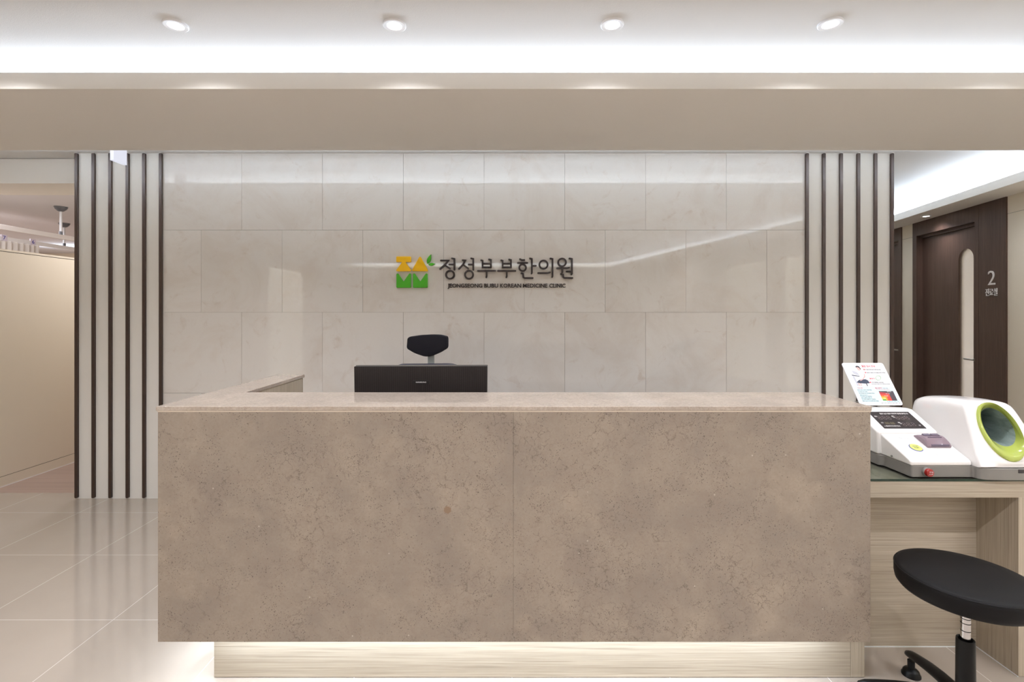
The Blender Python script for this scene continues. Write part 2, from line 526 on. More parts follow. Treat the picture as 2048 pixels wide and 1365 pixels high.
for i, x in enumerate(finx):
    pr = rounded([(x - .0105, .008), (x + .0105, .008), (x + .0105, HC - .004), (x - .0105, HC - .004)], .008, 3)
    struct('trim_%d' % (i + 1), MB().prism(pr, lambda a, b: (a, 3.684, b), lambda a, b: (a, 3.70, b)), 'fin_brown')
    struct('trim_%d' % (i + 13), MB().box(x - .011, x + .011, 3.681, 3.70, HC - .004, HC), 'white_matt')
# return walls of the slatted piers
struct('wall_left', MB().box(-3.247, -3.15, 3.85, 10, 0, HC), 'cream_panel')
struct('wall_right', MB().box(2.75, 2.835, 3.85, 8.5, 0, HC), 'cream_panel')

# beam over the desk, hollow, with a light trough to either side
bx0, bx1 = -4.3, 3.72
bm_ = MB()
bm_.box(bx0, bx1, 2.288, 3.156, HS, HS + .012)
struct('beam_underside', bm_, 'beam_paint')
struct('beam_lip', MB().box(bx0, bx1, 2.288, 2.300, HS + .0121, HL), 'beam_paint')
struct('beam_lip', MB().box(bx0, bx1, 3.144, 3.156, HS + .0121, HL), 'beam_paint')
struct('beam_core', MB().box(bx0, bx1, 2.63, 2.81, HS + .0121, HC), 'ceiling_paint')
# soffit and lip along the angled wall, and across the wall behind
sof = MB(WM)
sof.box(-4.9, 8.6, -.30, 0, HS, HS + .012)
struct('soffit', sof, 'beam_paint')
struct('soffit_lip', MB(WM).box(-4.9, 2.29, -.30, -.288, HS + .0121, HL), 'beam_paint')
struct('soffit_lip', MB(WM).box(3.17, 8.6, -.30, -.288, HS + .0121, HL), 'beam_paint')
struct('soffit', MB().box(-4.3, 2.4, -5.0, -4.64, HS, HS + .012), 'beam_paint')
struct('soffit_lip', MB().box(-4.3, 2.4, -4.652, -4.64, HS + .0121, HL), 'beam_paint')

# header over the treatment room opening
struct('beam_header', MB().box(-4.3, -3.25, 3.82, 4.2, 2.381, HC - .004), 'beam_paint')

# outer walls
def wallw(name, s0, s1, z0, z1, mat='cream_panel', n0=0, n1=.1):
    return struct(name, MB(WM).box(s0, s1, n0, n1, z0, z1), mat)
def sY(y): return y / WC
cabR = [(sY(-.56), sY(.36)), (sY(.69), sY(1.55))]
ZS = 2.264
def cream(s0, s1):
    wallw('wall_right', s0, s1, 0, ZS - .0015)
    wallw('wall_right', s0, s1, ZS + .0015, HS + .15)
    wallw('trim_30', s0, s1, ZS - .0015, ZS + .0015, 'seam_dark', .004, .1)
cream(-5.3, cabR[0][0]); cream(cabR[0][1], cabR[1][0]); cream(cabR[1][1], sY(4.408))
cream(sY(5.764), sY(5.987)); cream(sY(7.35), 8.7)
for a, b in cabR:
    wallw('wall_right', a, b, 2.13, HS + .15); wallw('wall_right', a, b, 0, .35)
struct('wall_behind', MB().box(-4.4, 2.7, -5.1, -5.0, 0, HC), 'cream_panel')
struct('wall_end', MB().box(2.75, 5.3, 8.5, 8.6, 0, HC), 'cream_panel')
cabL = (-2.60, -1.16)
wl = MB()
wl.box(-4.3, -4.2, -5.1, cabL[0], 0, HC); wl.box(-4.3, -4.2, cabL[1], 3.82, 0, HC)
wl.box(-4.3, -4.2, cabL[0], cabL[1], 2.19, HC); wl.box(-4.3, -4.2, cabL[0], cabL[1], 0, .12)
struct('wall_left', wl, 'cream_panel')
# treatment room
struct('wall_left', MB().box(-9.6, -9.5, 3.7, 10, 0, HC), 'cream_panel')
struct('wall_far', MB().box(-9.6, -3.15, 10, 10.1, 0, HC), 'cream_panel')
struct('wall_near', MB().box(-9.6, -4.3, 3.7, 3.82, 0, HC), 'cream_panel')
# consulting room behind the door
struct('wall_far', MB().box(5.3, 11, 9.57, 9.67, 0, HC), 'cream_panel')
struct('wall_side', MB().box(10.9, 11, 3.5, 9.6, 0, HC), 'cream_panel')
struct('wall_near', MB().box(4.6, 11, 3.5, 3.6, 0, HC), 'cream_panel')

# lit display niches (seen mirrored in the polished tiles)
def niches(name, T, s0, s1, zs, depth, label, power):
    root = thing(name, tuple(T @ Vector(((s0 + s1) / 2, 0, zs[-1]))), label, 'shelves', 'lit display shelves behind the waiting area')
    MB(T).box(s0, s1, depth, depth + .02, zs[-1] - .04, zs[0] + .02).build('back_panel', 'cream_panel', root)
    for a in (s0, s1 - .02):
        MB(T).box(a, a + .02, .001, depth, zs[-1] - .04, zs[0] + .02).build('side_panel', 'cream_panel', root)
    for z in zs:
        MB(T).box(s0 + .02, s1 - .02, .001, depth, z, z + .02).build('shelf', 'cream_panel', root)
    ang = math.atan2(T[1][0], T[0][0]); inward = R(55) if T is TL_ else R(-55)
    for z in zs[:-1]:
        p = T @ Vector(((s0 + s1) / 2, .03, z - .02))
        area_light(name + '_strip', p, s1 - s0 - .08, .03, power, COOL, (inward, 0, ang))
TL_ = Matrix(((0, -1, 0, -4.2), (1, 0, 0, 0), (0, 0, 1, 0), (0, 0, 0, 1)))
niches('display_shelf', TL_, cabL[0], cabL[1], [2.17, 1.69, 1.17, .61, .14], .3, 'lit recessed display shelves in the left wall, mirrored in the tiles', 11)
niches('display_shelf', WM, cabR[0][0], cabR[0][1], [2.11, .98, .37], .3, 'lit two bay display niche in the right wall, mirrored in the tiles', 9)
niches('display_shelf', WM, cabR[1][0], cabR[1][1], [2.11, 1.76, 1.38, 1.0, .62, .37], .3, 'lit five shelf niche in the right wall nearest the desk', 6)

# ------------------------------------------------------------------ doors in the angled wall
def door_unit(name, sa, sb, sp, glass=True):
    """sa..sb frame from near to far; sp: near panel width (0 for none)"""
    root = bpy.data.objects.new(name, None); COL.objects.link(root); root['kind'] = 'structure'
    root.location = WM @ Vector((sa, 0, 0))
    T = WM; top = HS - .002
    fn = -.012
    f = sa + sp
    if sp: MB(T).box(sa, f - .003, fn, .1, 0, top).build('side_panel', 'dark_wood_vertical', root)
    nb = .055 if sp else .06
    MB(T).box(f, f + nb, fn, .12, 0, top).build('frame_post', 'dark_wood_vertical', root)
    MB(T).box(sb - .075, sb, fn, .12, 0, top).build('frame_post', 'dark_wood_vertical', root)
    MB(T).box(f + nb, sb - .075, fn, .12, ZS, top).build('frame_header', 'dark_wood_vertical', root)
    MB(T).box(f + nb, sb - .075, .03, .045, ZS - .03, ZS).build('frame_stop', 'dark_wood_vertical', root)
    # leaf with a long round-ended slot
    l0, l1, z0, z1 = f + nb + .002, sb - .077, .01, ZS - .001
    g0, g1 = sY(4.905), sY(5.117)
    if not sp: g0, g1 = l0 + .32, l0 + .53
    gc, gr, gb, gt = (g0 + g1) / 2, (g1 - g0) / 2, .30, 2.03
    n = 16; lf = MB(T)
    arc_t = [(gc + gr * math.cos(PI * i / n), gt - gr + gr * math.sin(PI * i / n)) for i in range(n + 1)]      # from far(+s) to near
    arc_b = [(gc - gr * math.cos(PI * i / n), gb + gr - gr * math.sin(PI * i / n)) for i in range(n + 1)]
    nf, nk = .055, .095
    hole = arc_t + arc_b
    def outer(p):
        s_, z_ = p
        if z_ >= gt - gr - 1e-6: return (s_, z1)
        if z_ <= gb + gr + 1e-6: return (s_, z0)
    out = [outer(p) for p in hole]
    out[0] = (l1, z1); out[n] = (l0, z1); out[n + 1] = (l0, z0); out[-1] = (l1, z0)
    m = len(hole)
    for nn in (nf, nk):
        lf.add([(p[0], nn, p[1]) for p in hole] + [(p[0], nn, p[1]) for p in out],
               [(i, (i + 1) % m, (i + 1) % m + m, i + m) for i in range(m)])
    lf.add([(p[0], nf, p[1]) for p in hole] + [(p[0], nk, p[1]) for p in hole], [(i, i + m, (i + 1) % m + m, (i + 1) % m) for i in range(m)])
    cr = [(l0, z0), (l1, z0), (l1, z1), (l0, z1)]
    lf.add([(a, nf, b) for a, b in cr] + [(a, nk, b) for a, b in cr], [(i, (i + 1) % 4, (i + 1) % 4 + 4, i + 4) for i in range(4)])
    leaf = lf.build('door_leaf', 'dark_wood_vertical', root)
    gl = MB(T); gl.prism([(gc + (p[0] - gc) * 1.0, p[1]) for p in hole], lambda a, b: (a, .072, b), lambda a, b: (a, .078, b))
    tag(gl.build('glass_pane', 'pane_glass', leaf), 'tall round ended glass slot')
    hs_ = f + nb + .045
    hd = MB(T)
    hd.lathe([(.012, 0), (.012, -.045)], (hs_, nf, .925), 16, 'y')
    pth = [(hs_, nf - .045, .925), (hs_ + .03, nf - .05, .925), (hs_ + .125, nf - .048, .925)]
    hd.tube([(hs_ - .006, nf - .045, .925)] + pth[1:], [.010, .0095, .009], 12)
    rose = MB(T); rose.lathe([(.026, 0), (.026, -.006), (.023, -.009)], (hs_, nf, .925), 24, 'y')
    h = hd.build('handle', 'satin_steel', root); tag(h, 'steel lever handle')
    rose.build('handle_rose', 'satin_steel', h)
    return root
door_unit('door_1', sY(4.408), sY(5.764), sY(4.735) - sY(4.408))
door_unit('door_2', sY(5.987), sY(7.35), 0)

# room number beside door
ns = thing('room_number_sign', WM @ Vector((sY(4.57), -.013, 1.54)), 'raised white numeral 2 and Korean room name on dark wood panel', 'sign')
def wtext(s, sfar, snear, z0, z1, mat, name, bold, parent):
    m = MB(WM)
    put_text(m, s, lambda u, v, w: (sfar + (snear - sfar) * u, -.0122 - .006 * w, z0 + (z1 - z0) * v), bold)
    return m.build(name, mat, parent)
wtext('2', sY(4.612), sY(4.528), 1.642, 1.772, 'white_ink', 'numeral', -.008, ns)
wtext('진료실', sY(4.642), sY(4.503), 1.541, 1.609, 'white_ink', 'lettering', .0, ns)

# ------------------------------------------------------------------ downlights
def downlight(x, y, z, label, group, warm=SPOT_W):
    r = thing('downlight', (x, y, z), label, 'ceiling light', group)
    MB().lathe([(.047, 0), (.047, -.006), (.044, -.008), (.031, -.007), (.029, -.002)], (x, y, z), 40, cap=False).build('trim_ring', 'white_matt', r)
    MB().lathe([(.0295, -.001), (.0295, -.005), (.026, -.0055)], (x, y, z), 32).build('lens', 'lamp_lens', r)
    l = bpy.data.lights.new('downlight_lamp', 'SPOT'); l.energy = warm; l.color = WARM
    l.spot_size = R(138); l.spot_blend = 1.0; l.shadow_soft_size = .03
    lo = bpy.data.objects.new('downlight_lamp', l); COL.objects.link(lo); lo.parent = r
    lo.location = (0, 0, -.012)
    return r
g1 = 'recessed downlights in front of the cove'
dl = downlight(-1.385, 2.045, HC, 'leftmost of the four round recessed downlights in the ceiling', g1)
def clone(src, x, y, z, label, group):
    c = copy_tree(src); c.location = (x, y, z); tag(c, label, 'ceiling light', group); return c
clone(dl, -.484, 2.045, HC, 'second round ceiling downlight from the left', g1)
clone(dl, .412, 2.04, HC, 'third round ceiling downlight from the left', g1)
clone(dl, 1.305, 2.035, HC, 'rightmost of the four round recessed downlights in the ceiling', g1)
p = WM @ Vector((sY(5.27), -.15, HS))
cl_ = clone(dl, p.x, p.y, p.z, 'single small downlight in the soffit before the dark wooden door', 'corridor downlights in the soffit')
for ch__ in cl_.children:
    if ch__.type == 'LIGHT': ch__.data = ch__.data.copy(); ch__.data.energy = SPOT_W * .6; soft_ = ch__.data
for y_ in (6.7, 3.85, 2.5, 1.15, -.2, -1.6):  # unseen downlights added to brighten the corridor
    p = WM @ Vector((sY(y_), -.15, HS))
    c_ = clone(dl, p.x, p.y, p.z, 'added unseen small round downlight in the angled soffit outside the picture', 'corridor downlights in the soffit')
    for ch__ in c_.children:
        if ch__.type == 'LIGHT': ch__.data = soft_
wide_ = dl.children[-1].data
for ch__ in dl.children:
    if ch__.type == 'LIGHT': wide_ = ch__.data.copy(); wide_.spot_size = R(158); wide_.spot_blend = .7; wide_.energy = SPOT_W * 1.4
clone(dl, -2.285, 2.05, HC, 'recessed downlight left of the picture, on the line of the four', 'recessed downlights beside the picture')
clone(dl, 2.2, 2.03, HC, 'recessed downlight right of the picture, on the line of the four', 'recessed downlights beside the picture')
g2 = 'downlights over the waiting area, mirrored in the tiles'
for y, xs in ((.35, (-2.22, -1.01, .24, 1.49, 2.7)), (-1.52, (-3.2, -2.26, -1.03, .24, 1.53, 2.6)), (-3.1, (-2.2, 0, 2.2))):
    for x in xs:
        c_ = clone(dl, x, y, HC, 'round recessed downlight over the waiting area, mirrored in the tiled wall', g2)
        for ch__ in c_.children:
            if ch__.type == 'LIGHT': ch__.data = wide_

# white plate hanging from the recess
hp = thing('ceiling_sign', (-2.679, 3.382, HC), 'small blank white plate hanging from the ceiling at the left slats', 'sign')
MB().box(-2.692, -2.667, 3.324, 3.44, 2.408, HC - .012).build('plate', 'sign_lit', hp, bevel=.002)
MB().box(-2.70, -2.659, 3.31, 3.454, HC - .012, HC).build('bracket', 'white_matt', hp, bevel=.002)

# ------------------------------------------------------------------ clinic sign on the tiles
YS = 3.70
def SP(cx, cy):            # point of the wall for a point measured on the sign
    px, py = 770 + cx / 5.12, 490 + cy / 5.12
    return ((px - 1024) / 993 * YS, H + (625 - py) / 993 * YS)
sgn = thing('wall_sign', (-.2, YS, 1.62), 'raised clinic sign, yellow and green emblem with dark brown lettering', 'sign')
def sshape(pts, r, mat, name, thick=.014):
    q = rounded([SP(*p) for p in pts], r)
    return MB().prism(q, lambda a, b: (a, YS - .004 - thick, b), lambda a, b: (a, YS - .001, b)).build(name, mat, sgn, bevel=.0015)
m = MB()
for pts, r in (([(121, 122), (270, 122), (270, 179), (121, 179)], .009), ([(176, 176), (218, 176), (275, 273), (118, 273)], .009)):
    pts = pts if r != .0 else pts
    q = rounded([SP(*p) for p in pts], r)
    m.prism(q, lambda a, b: (a, YS - .018, b), lambda a, b: (a, YS - .001, b))
m = MB()
m.prism(rounded([SP(*p) for p in [(121, 122), (270, 122), (270, 179), (213, 179), (274, 264), (268, 273), (124, 273), (118, 264), (181, 179), (121, 179)]], .006),
        lambda a, b: (a, YS - .018, b), lambda a, b: (a, YS - .001, b))
tag(m.build('emblem_block', 'sign_yellow', sgn, bevel=.001), 'yellow bar over triangle')
tag(sshape([(362, 114), (450, 273), (274, 273)], .016, 'sign_yellow', 'emblem_triangle'), 'yellow triangle')
for dx in (0, 169):
    sshape([(122 + dx, 296), (139 + dx, 294), (196 + dx, 377), (254 + dx, 294), (270 + dx, 296), (270 + dx, 441), (122 + dx, 441)], .006, 'sign_green', 'emblem_block')
def leaf_pts(a, b, w):
    A = Vector(a); B = Vector(b); d = B - A; nn = Vector((-d.y, d.x)).normalized(); out = []
    for k in range(9): q = k / 8; out.append(tuple(A + d * q + nn * w * math.sin(PI * q ** .8)))
    for k in range(1, 8): q = 1 - k / 8; out.append(tuple(A + d * q - nn * w * math.sin(PI * q ** .8)))
    return out
for a, b, w in (((437, 196), (474, 100), 19), ((446, 206), (517, 197), 15)):
    q = [SP(*p) for p in leaf_pts(a, b, w)]
    MB().prism(q, lambda x, z: (x, YS - .018, z), lambda x, z: (x, YS - .001, z)).build('emblem_leaf', 'sign_green', sgn, bevel=.001)

SW = 8.6   # half stroke width in sign units
def stroke(m, pts, w=SW):
    """thick rounded polyline as one solid"""
    P = [Vector(p) for p in pts]; left = []; right = []
    for i, p in enumerate(P):
        d0 = (P[i] - P[i - 1]).normalized() if i else (P[1] - P[0]).normalized()
        d1 = (P[i + 1] - P[i]).normalized() if i < len(P) - 1 else d0
        t_ = (d0 + d1).normalized(); nn = Vector((-t_.y, t_.x)); k = w / max(.5, nn.dot(Vector((-d0.y, d0.x))))
        left.append(p + nn * k); right.append(p - nn * k)
    def cap(p, d):
        a0 = math.atan2(d.y, d.x)
        return [p + Vector((math.cos(a0 + a), math.sin(a0 + a))) * w for a in (R(60), R(30), 0, R(-30), R(-60))]
    dE = (P[-1] - P[-2]).normalized(); dS = (P[0] - P[1]).normalized()
    out = left + cap(P[-1], dE) + right[::-1] + cap(P[0], dS)
    q = [SP(v.x, v.y) for v in out]
    j = stroke.k * .00025; stroke.k = (stroke.k + 1) % 7
    m.prism(q, lambda a, b: (a, YS - .018 - j, b), lambda a, b: (a, YS - .001, b))
stroke.k = 0
def ring(m, c, r, w=SW, n=36):
    loops = []
    for rr, yy in ((r + w, YS - .018), (r - w, YS - .018), (r - w, YS - .001), (r + w, YS - .001)):
        lp = []
        for i in range(n):
            a = 2 * PI * i / n; x, z = SP(c[0] + rr * math.cos(a), c[1] + rr * math.sin(a)); lp.append((x, yy, z))
        loops.append(lp)
    loops.append(loops[0]); m.loft(loops, False, False)
syll = {
 'jeong': ([[(575, 163), (650, 163), (614, 208), (567, 250)], [(612, 208), (664, 244)], [(660, 203), (712, 203)], [(688, 141), (712, 146), (712, 257)]], [((668, 308), 41)]),
 'seong': ([[(797, 160), (822, 162), (800, 205), (759, 248)], [(802, 206), (853, 243)], [(858, 203), (905, 203)], [(884, 141), (905, 146), (905, 257)]], [((862, 308), 41)]),
 'bu1': ([[(986, 161), (1000, 165), (1000, 233), (1085, 233)], [(1066, 153), (1085, 157), (1085, 233)], [(1000, 195), (1085, 195)], [(953, 269), (1130, 269)], [(1042, 269), (1042, 322), (1038, 335)]], []),
 'bu2': ([[(1191, 161), (1205, 165), (1205, 233), (1290, 233)], [(1271, 153), (1290, 157), (1290, 233)], [(1205, 195), (1290, 195)], [(1158, 269), (1335, 269)], [(1247, 269), (1247, 322), (1243, 335)]], []),
 'han': ([[(1382, 149), (1400, 158), (1426, 158)], [(1360, 187), (1457, 187)], [(1483, 142), (1503, 147), (1503, 290), (1500, 296)], [(1503, 217), (1544, 217)], [(1396, 293), (1413, 298), (1415, 332), (1428, 342), (1512, 342)]], [((1409, 236), 34)]),
 'ui': ([[(1567, 291), (1665, 291), (1688, 284)], [(1692, 142), (1714, 147), (1714, 322), (1711, 331)]], [((1622, 205), 42)]),
 'won': ([[(1760, 241), (1860, 241), (1882, 236)], [(1815, 241), (1815, 282)], [(1887, 142), (1912, 147), (1912, 297), (1908, 305)], [(1858, 275), (1912, 275)], [(1800, 300), (1822, 305), (1823, 332), (1834, 341), (1917, 341)]], [((1812, 182), 39)]),
}
for k_, (st, rg) in syll.items():
    m = MB()
    for s_ in st: stroke(m, s_)
    for c_, r_ in rg: ring(m, c_, r_)
    m.build('raised_syllable', 'sign_brown', sgn)
for wd_, x0, x1 in (('JEONGSEONG', 642, 997), ('BUBU', 1015, 1160), ('KOREAN', 1178, 1393), ('MEDICINE', 1413, 1663), ('CLINIC', 1682, 1848)):
    m = MB()
    a, zt = SP(x0, 399); b, zb = SP(x1, 438)
    put_text(m, wd_, lambda u, v, w: (a + (b - a) * u, YS - .001 - .008 * w, zb + (zt - zb) * v), .018, True)
    m.build('raised_word', 'sign_brown', sgn)

# ------------------------------------------------------------------ reception desk
DF = 1.761
rd = thing('reception_desk', (0, 2.0, 0), 'long floating limestone reception desk with left return and glowing plinth', 'desk')
for a, b in ((-1.256, .0048), (.0052, 1.2715)):
    MB().box(a, b, DF, DF + .03, .219, 1.0355).build('front_panel', 'limestone_honed', rd, bevel=.0004)
MB().box(-1.256, -1.226, DF + .03, 2.655, .219, 1.0355).build('side_panel', 'limestone_honed', rd, bevel=.001)
MB().box(1.2415, 1.2715, DF + .03, 2.06, .219, 1.0355).build('side_panel', 'limestone_honed', rd, bevel=.001)
MB().box(-1.226, -1.128, 2.64, 2.655, .219, 1.0355).build('return_end_panel', 'limestone_honed', rd)
MB().box(-1.128, -1.118, 2.06, 2.655, .05, 1.0355).build('inner_panel', 'light_wood_vertical', rd)
MB().box(-1.226, 1.2415, 2.04, 2.06, .05, 1.0355).build('inner_panel', 'light_wood_horizontal', rd)
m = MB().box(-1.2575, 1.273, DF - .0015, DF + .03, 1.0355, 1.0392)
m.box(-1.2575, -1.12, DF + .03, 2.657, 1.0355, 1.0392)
m.build('edge_highlight', 'highlight_cream', rd)  # cream line stands in for light catching the body's top chamfer
L = [(-1.263, DF - .001), (1.2765, DF - .001), (1.2765, 2.073), (-1.114, 2.073), (-1.114, 2.67), (-1.263, 2.67)]
tag(MB().prism(L, lambda a, b: (a, b, 1.0392), lambda a, b: (a, b, 1.055)).build('countertop', 'limestone_polished', rd, bevel=.002), 'polished stone L shaped counter slab')
MB().box(-1.226, 1.2415, DF + .03, 2.04, .219, .235).build('underside', 'light_wood_horizontal', rd)
tag(MB().box(-1.131, 1.2845, 1.885, 1.905, .003, .219).build('plinth', 'light_wood_horizontal', rd), 'recessed pale wooden plinth')
MB().box(-1.131, -1.111, 1.905, 2.6, .003, .219).build('plinth', 'light_wood_horizontal', rd)
MB().box(-1.118, 1.24, 2.062, 2.70, .71, .735).build('work_surface', 'light_wood_horizontal', rd, bevel=.002)
MB().box(1.215, 1.24, 2.062, 2.70, 0, .71).build('inner_panel', 'light_wood_vertical', rd)
MB().box(-1.14, 1.25, 1.9, 1.92, 0.0, .01).build('foot_strip', 'white_matt', rd)

# ------------------------------------------------------------------ monitor
MY = 2.30
mo = thing('computer_monitor', (-.423, MY + .06, .735), 'wide black monitor seen from behind above the counter', 'monitor')
q = [(-.732, 1.1375), (-.1147, 1.1395), (-.119, .79), (-.7265, .79)]
m = MB(); m.prism(rounded(q, .003), lambda a, b: (a, MY, b), lambda a, b: (a, MY + .03, b))
m.build('back_cover', 'ribbed_black', mo, bevel=.0015)
MB().prism(rounded([(-.733, 1.1405), (-.114, 1.1425), (-.118, .786), (-.728, .786)], .003), lambda a, b: (a, MY + .03, b), lambda a, b: (a, MY + .037, b)).build('front_bezel', 'grey_plastic', mo)
MB().box(-.72, -.125, MY + .037, MY + .0375, .80, 1.13).build('screen', 'screen', mo)
MB().box(-.455, -.392, MY + .037, MY + .05, .75, .86).build('stand_neck', 'dark_plastic', mo)
MB().box(-.53, -.315, MY - .04, MY + .14, .735, .75).build('stand_foot', 'dark_plastic', mo, bevel=.003)
def MP(cx, cy): return ((680 + cx / 6.4 - 1024) / 993 * MY, H + (625 - 650 - cy / 6.4) / 993 * MY)
a = MP(932, 760); b = MP(1145, 712)
bp_ = MB().box(a[0], b[0], MY - .0016, MY, a[1], b[1]).build('badge', 'dark_plastic', mo, bevel=.0004)
m = MB(); x0, z0 = MP(973, 743); x1, z1 = MP(1103, 727)
put_text(m, 'HANSUNG', lambda u, v, w: (x0 + (x1 - x0) * u, MY - .0016 - .0006 * w, z0 + (z1 - z0) * v), .01)
m.build('badge_lettering', 'white_ink', bp_)

# ------------------------------------------------------------------ office chair behind the desk
CY = 3.18
ch = thing('office_chair', (-.5, CY - .2, 0), 'black office chair with headrest behind the monitor', 'chair')
def HP(cx, cy, y=CY): return ((680 + cx / 6.4 - 1024) / 993 * y, H + (625 - 650 - cy / 6.4) / 993 * y)
hr = [(862, 300), (872, 170), (900, 150), (1040, 130), (1180, 122), (1300, 124), (1385, 145), (1394, 170), (1393, 292), (1300, 350), (1200, 393), (1130, 408), (1080, 405), (960, 362)]
hr2 = rounded([HP(*p) for p in hr], .014, 3)
cx_ = sum(p[0] for p in hr2) / len(hr2); cz_ = sum(p[1] for p in hr2) / len(hr2)
rings = []
for sc_, yy in ((.80, -.028), (.93, -.024), (.985, -.014), (1, 0), (.985, .014), (.93, .022), (.8, .026)):
    rings.append([(cx_ + (a - cx_) * sc_, CY + yy + .25 * ((a - cx_) * sc_) ** 2 * -4, cz_ + (b - cz_) * sc_) for a, b in hr2])
MB().loft(rings).build('headrest', 'chair_mesh', ch)
a = HP(1121, 480); b = HP(1203, 380)
MB().box(a[0], b[0], CY + .005, CY + .02, .78, b[1] + .03).build('headrest_post', 'chair_frame', ch, bevel=.003)
br = [(690, 560), (715, 527), (790, 495), (1440, 492), (1562, 522), (1590, 560)]
br2 = rounded([HP(*p) for p in br] + [(-.275, .62), (-.32, .52), (-.66, .52), (-.70, .62)], .03, 3)
cx_ = sum(p[0] for p in br2) / len(br2); cz_ = sum(p[1] for p in br2) / len(br2)
rings = []
for sc_, yy in ((.9, -.03), (.975, -.024), (1, -.01), (1, .008), (.97, .02), (.9, .024)):
    rings.append([(cx_ + (a - cx_) * sc_, CY - .01 + yy - .5 * (a - cx_) ** 2, cz_ + (b - cz_) * sc_) for a, b in br2])
MB().loft(rings).build('backrest', 'blue_black_fabric', ch)
seat = rounded([(-.74, 2.62), (-.24, 2.62), (-.24, 3.14), (-.74, 3.14)], .09, 5)
MB().loft([[(-.49 + (a + .49) * k, 2.88 + (b - 2.88) * k, z) for a, b in seat] for k, z in ((.9, .42), (1, .435), (1, .46), (.95, .485), (.85, .49))]).build('seat', 'blue_black_fabric', ch)
MB().lathe([(.03, .1), (.03, .28), (.016, .28), (.016, .42)], (-.49, 2.88, 0), 20).build('gas_lift', 'dark_plastic', ch)
for k in range(5):
    a = 2 * PI * k / 5 + .3; d = Vector((math.cos(a), math.sin(a), 0)); c0 = Vector((-.49, 2.88, .11))
    lg = MB().tube([c0, c0 + d * .15, c0 + d * .27 + Vector((0, 0, -.03))], [.025, .02, .014], 10).build('base_leg', 'dark_plastic', ch)
    e = c0 + d * .27
    MB().lathe([(.025, -.02), (.027, -.012), (.027, .012), (.025, .02)], (e.x, e.y, .027), 20, 'y').build('caster', 'dark_plastic', lg)
for s_ in (-1, 1):
    ar = MB().box(-.49 + s_ * .29 - .035, -.49 + s_ * .29 + .035, 2.78, 3.02, .66, .69)
    ar.box(-.49 + s_ * .29 - .015, -.49 + s_ * .29 + .015, 2.86, 2.93, .46, .66)
    ar.box(min(-.49 + s_ * .2, -.49 + s_ * .3), max(-.49 + s_ * .2, -.49 + s_ * .3), 2.86, 2.93, .43, .46)
    ar.build('armrest', 'dark_plastic', ch, bevel=.006)

# ------------------------------------------------------------------ side table with glass sheet
st = thing('side_table', (1.63, 2.2, 0), 'pale wooden side table with open knee space against the desk end', 'table')
tag(MB().box(1.278, 2.14, 1.889, 2.56, .683, .7455).build('table_top', 'light_wood_horizontal', st, bevel=.001))
MB().box(1.2855, 1.338, 1.885, 2.54, .003, .683).build('leg_panel', 'light_wood_vertical', st)
MB().box(1.927, 1.98, 1.889, 2.54, .003, .683).build('leg_panel', 'light_wood_vertical', st)
MB().box(1.338, 1.927, 2.061, 2.08, .003, .683).build('back_panel', 'light_wood_horizontal', st)
MB().box(1.338, 1.927, 2.0575, 2.061, .0, .003).build('foot_strip', 'white_matt', st)
MB().box(1.9235, 1.927, 1.889, 2.06, .0, .003).build('foot_strip', 'white_matt', st)
ZT = .7545
gm = MB()
gm.use('clear_glass').add([(x, y, z) for x in (1.279, 2.139) for y in (1.887, 2.555) for z in (.7458, ZT)], [(1, 5, 7, 3), (0, 2, 6, 4)])
gm.use('glass_edge').add([(x, y, z) for x in (1.279, 2.139) for y in (1.887, 2.555) for z in (.7458, ZT)], [(0, 1, 3, 2), (4, 6, 7, 5), (0, 4, 5, 1), (2, 3, 7, 6)])
o = gm.build('glass_sheet'); tag(o, 'clear glass sheet with green edge lying on the side table', 'glass top')

# ------------------------------------------------------------------ blood pressure monitor
bpm = thing('blood_pressure_monitor', (1.78, 2.1, ZT), 'white arm-in blood pressure monitor with lime ring on the side table', 'medical device')
Z0 = ZT + .001
def yz_prism(m, prof, x0, x1):
    return m.prism(prof, lambda a, b: (x0, a, b + Z0), lambda a, b: (x1, a, b + Z0))
# grey base
bs = rounded([(1.532, 1.905), (1.766, 1.905), (1.768, 1.885), (1.79, 1.873), (1.85, 1.868), (1.98, 1.868), (2.035, 1.885), (2.045, 1.93), (2.045, 2.25), (2.0, 2.29), (1.80, 2.29), (1.765, 2.36), (1.54, 2.36), (1.517, 2.34), (1.517, 2.055), (1.532, 2.045)], .01, 3)
tag(MB().prism(bs, lambda a, b: (a, b, Z0), lambda a, b: (a, b, Z0 + .044)).build('base', 'grey_plastic', bpm, bevel=.003), 'grey lower housing')
# keypad deck
sl = .43
dk = MB(); yz_prism(dk, [(1.904, .044), (1.905, .060), (1.914, .066), (2.075, .066 + .161 * sl), (2.08, .044)], 1.5305, 1.765)
deck = dk.build('control_deck', 'white_gloss', bpm, bevel=.006, seg=4)
# display housing
dh = MB(); yz_prism(dh, [(2.058, .044), (2.06, .137), (2.068, .142), (2.19, .205), (2.22, .207), (2.34, .19), (2.355, .17), (2.358, .044)], 1.516, 1.768)
hou = dh.build('display_housing', 'white_gloss', bpm, bevel=.008, seg=4)
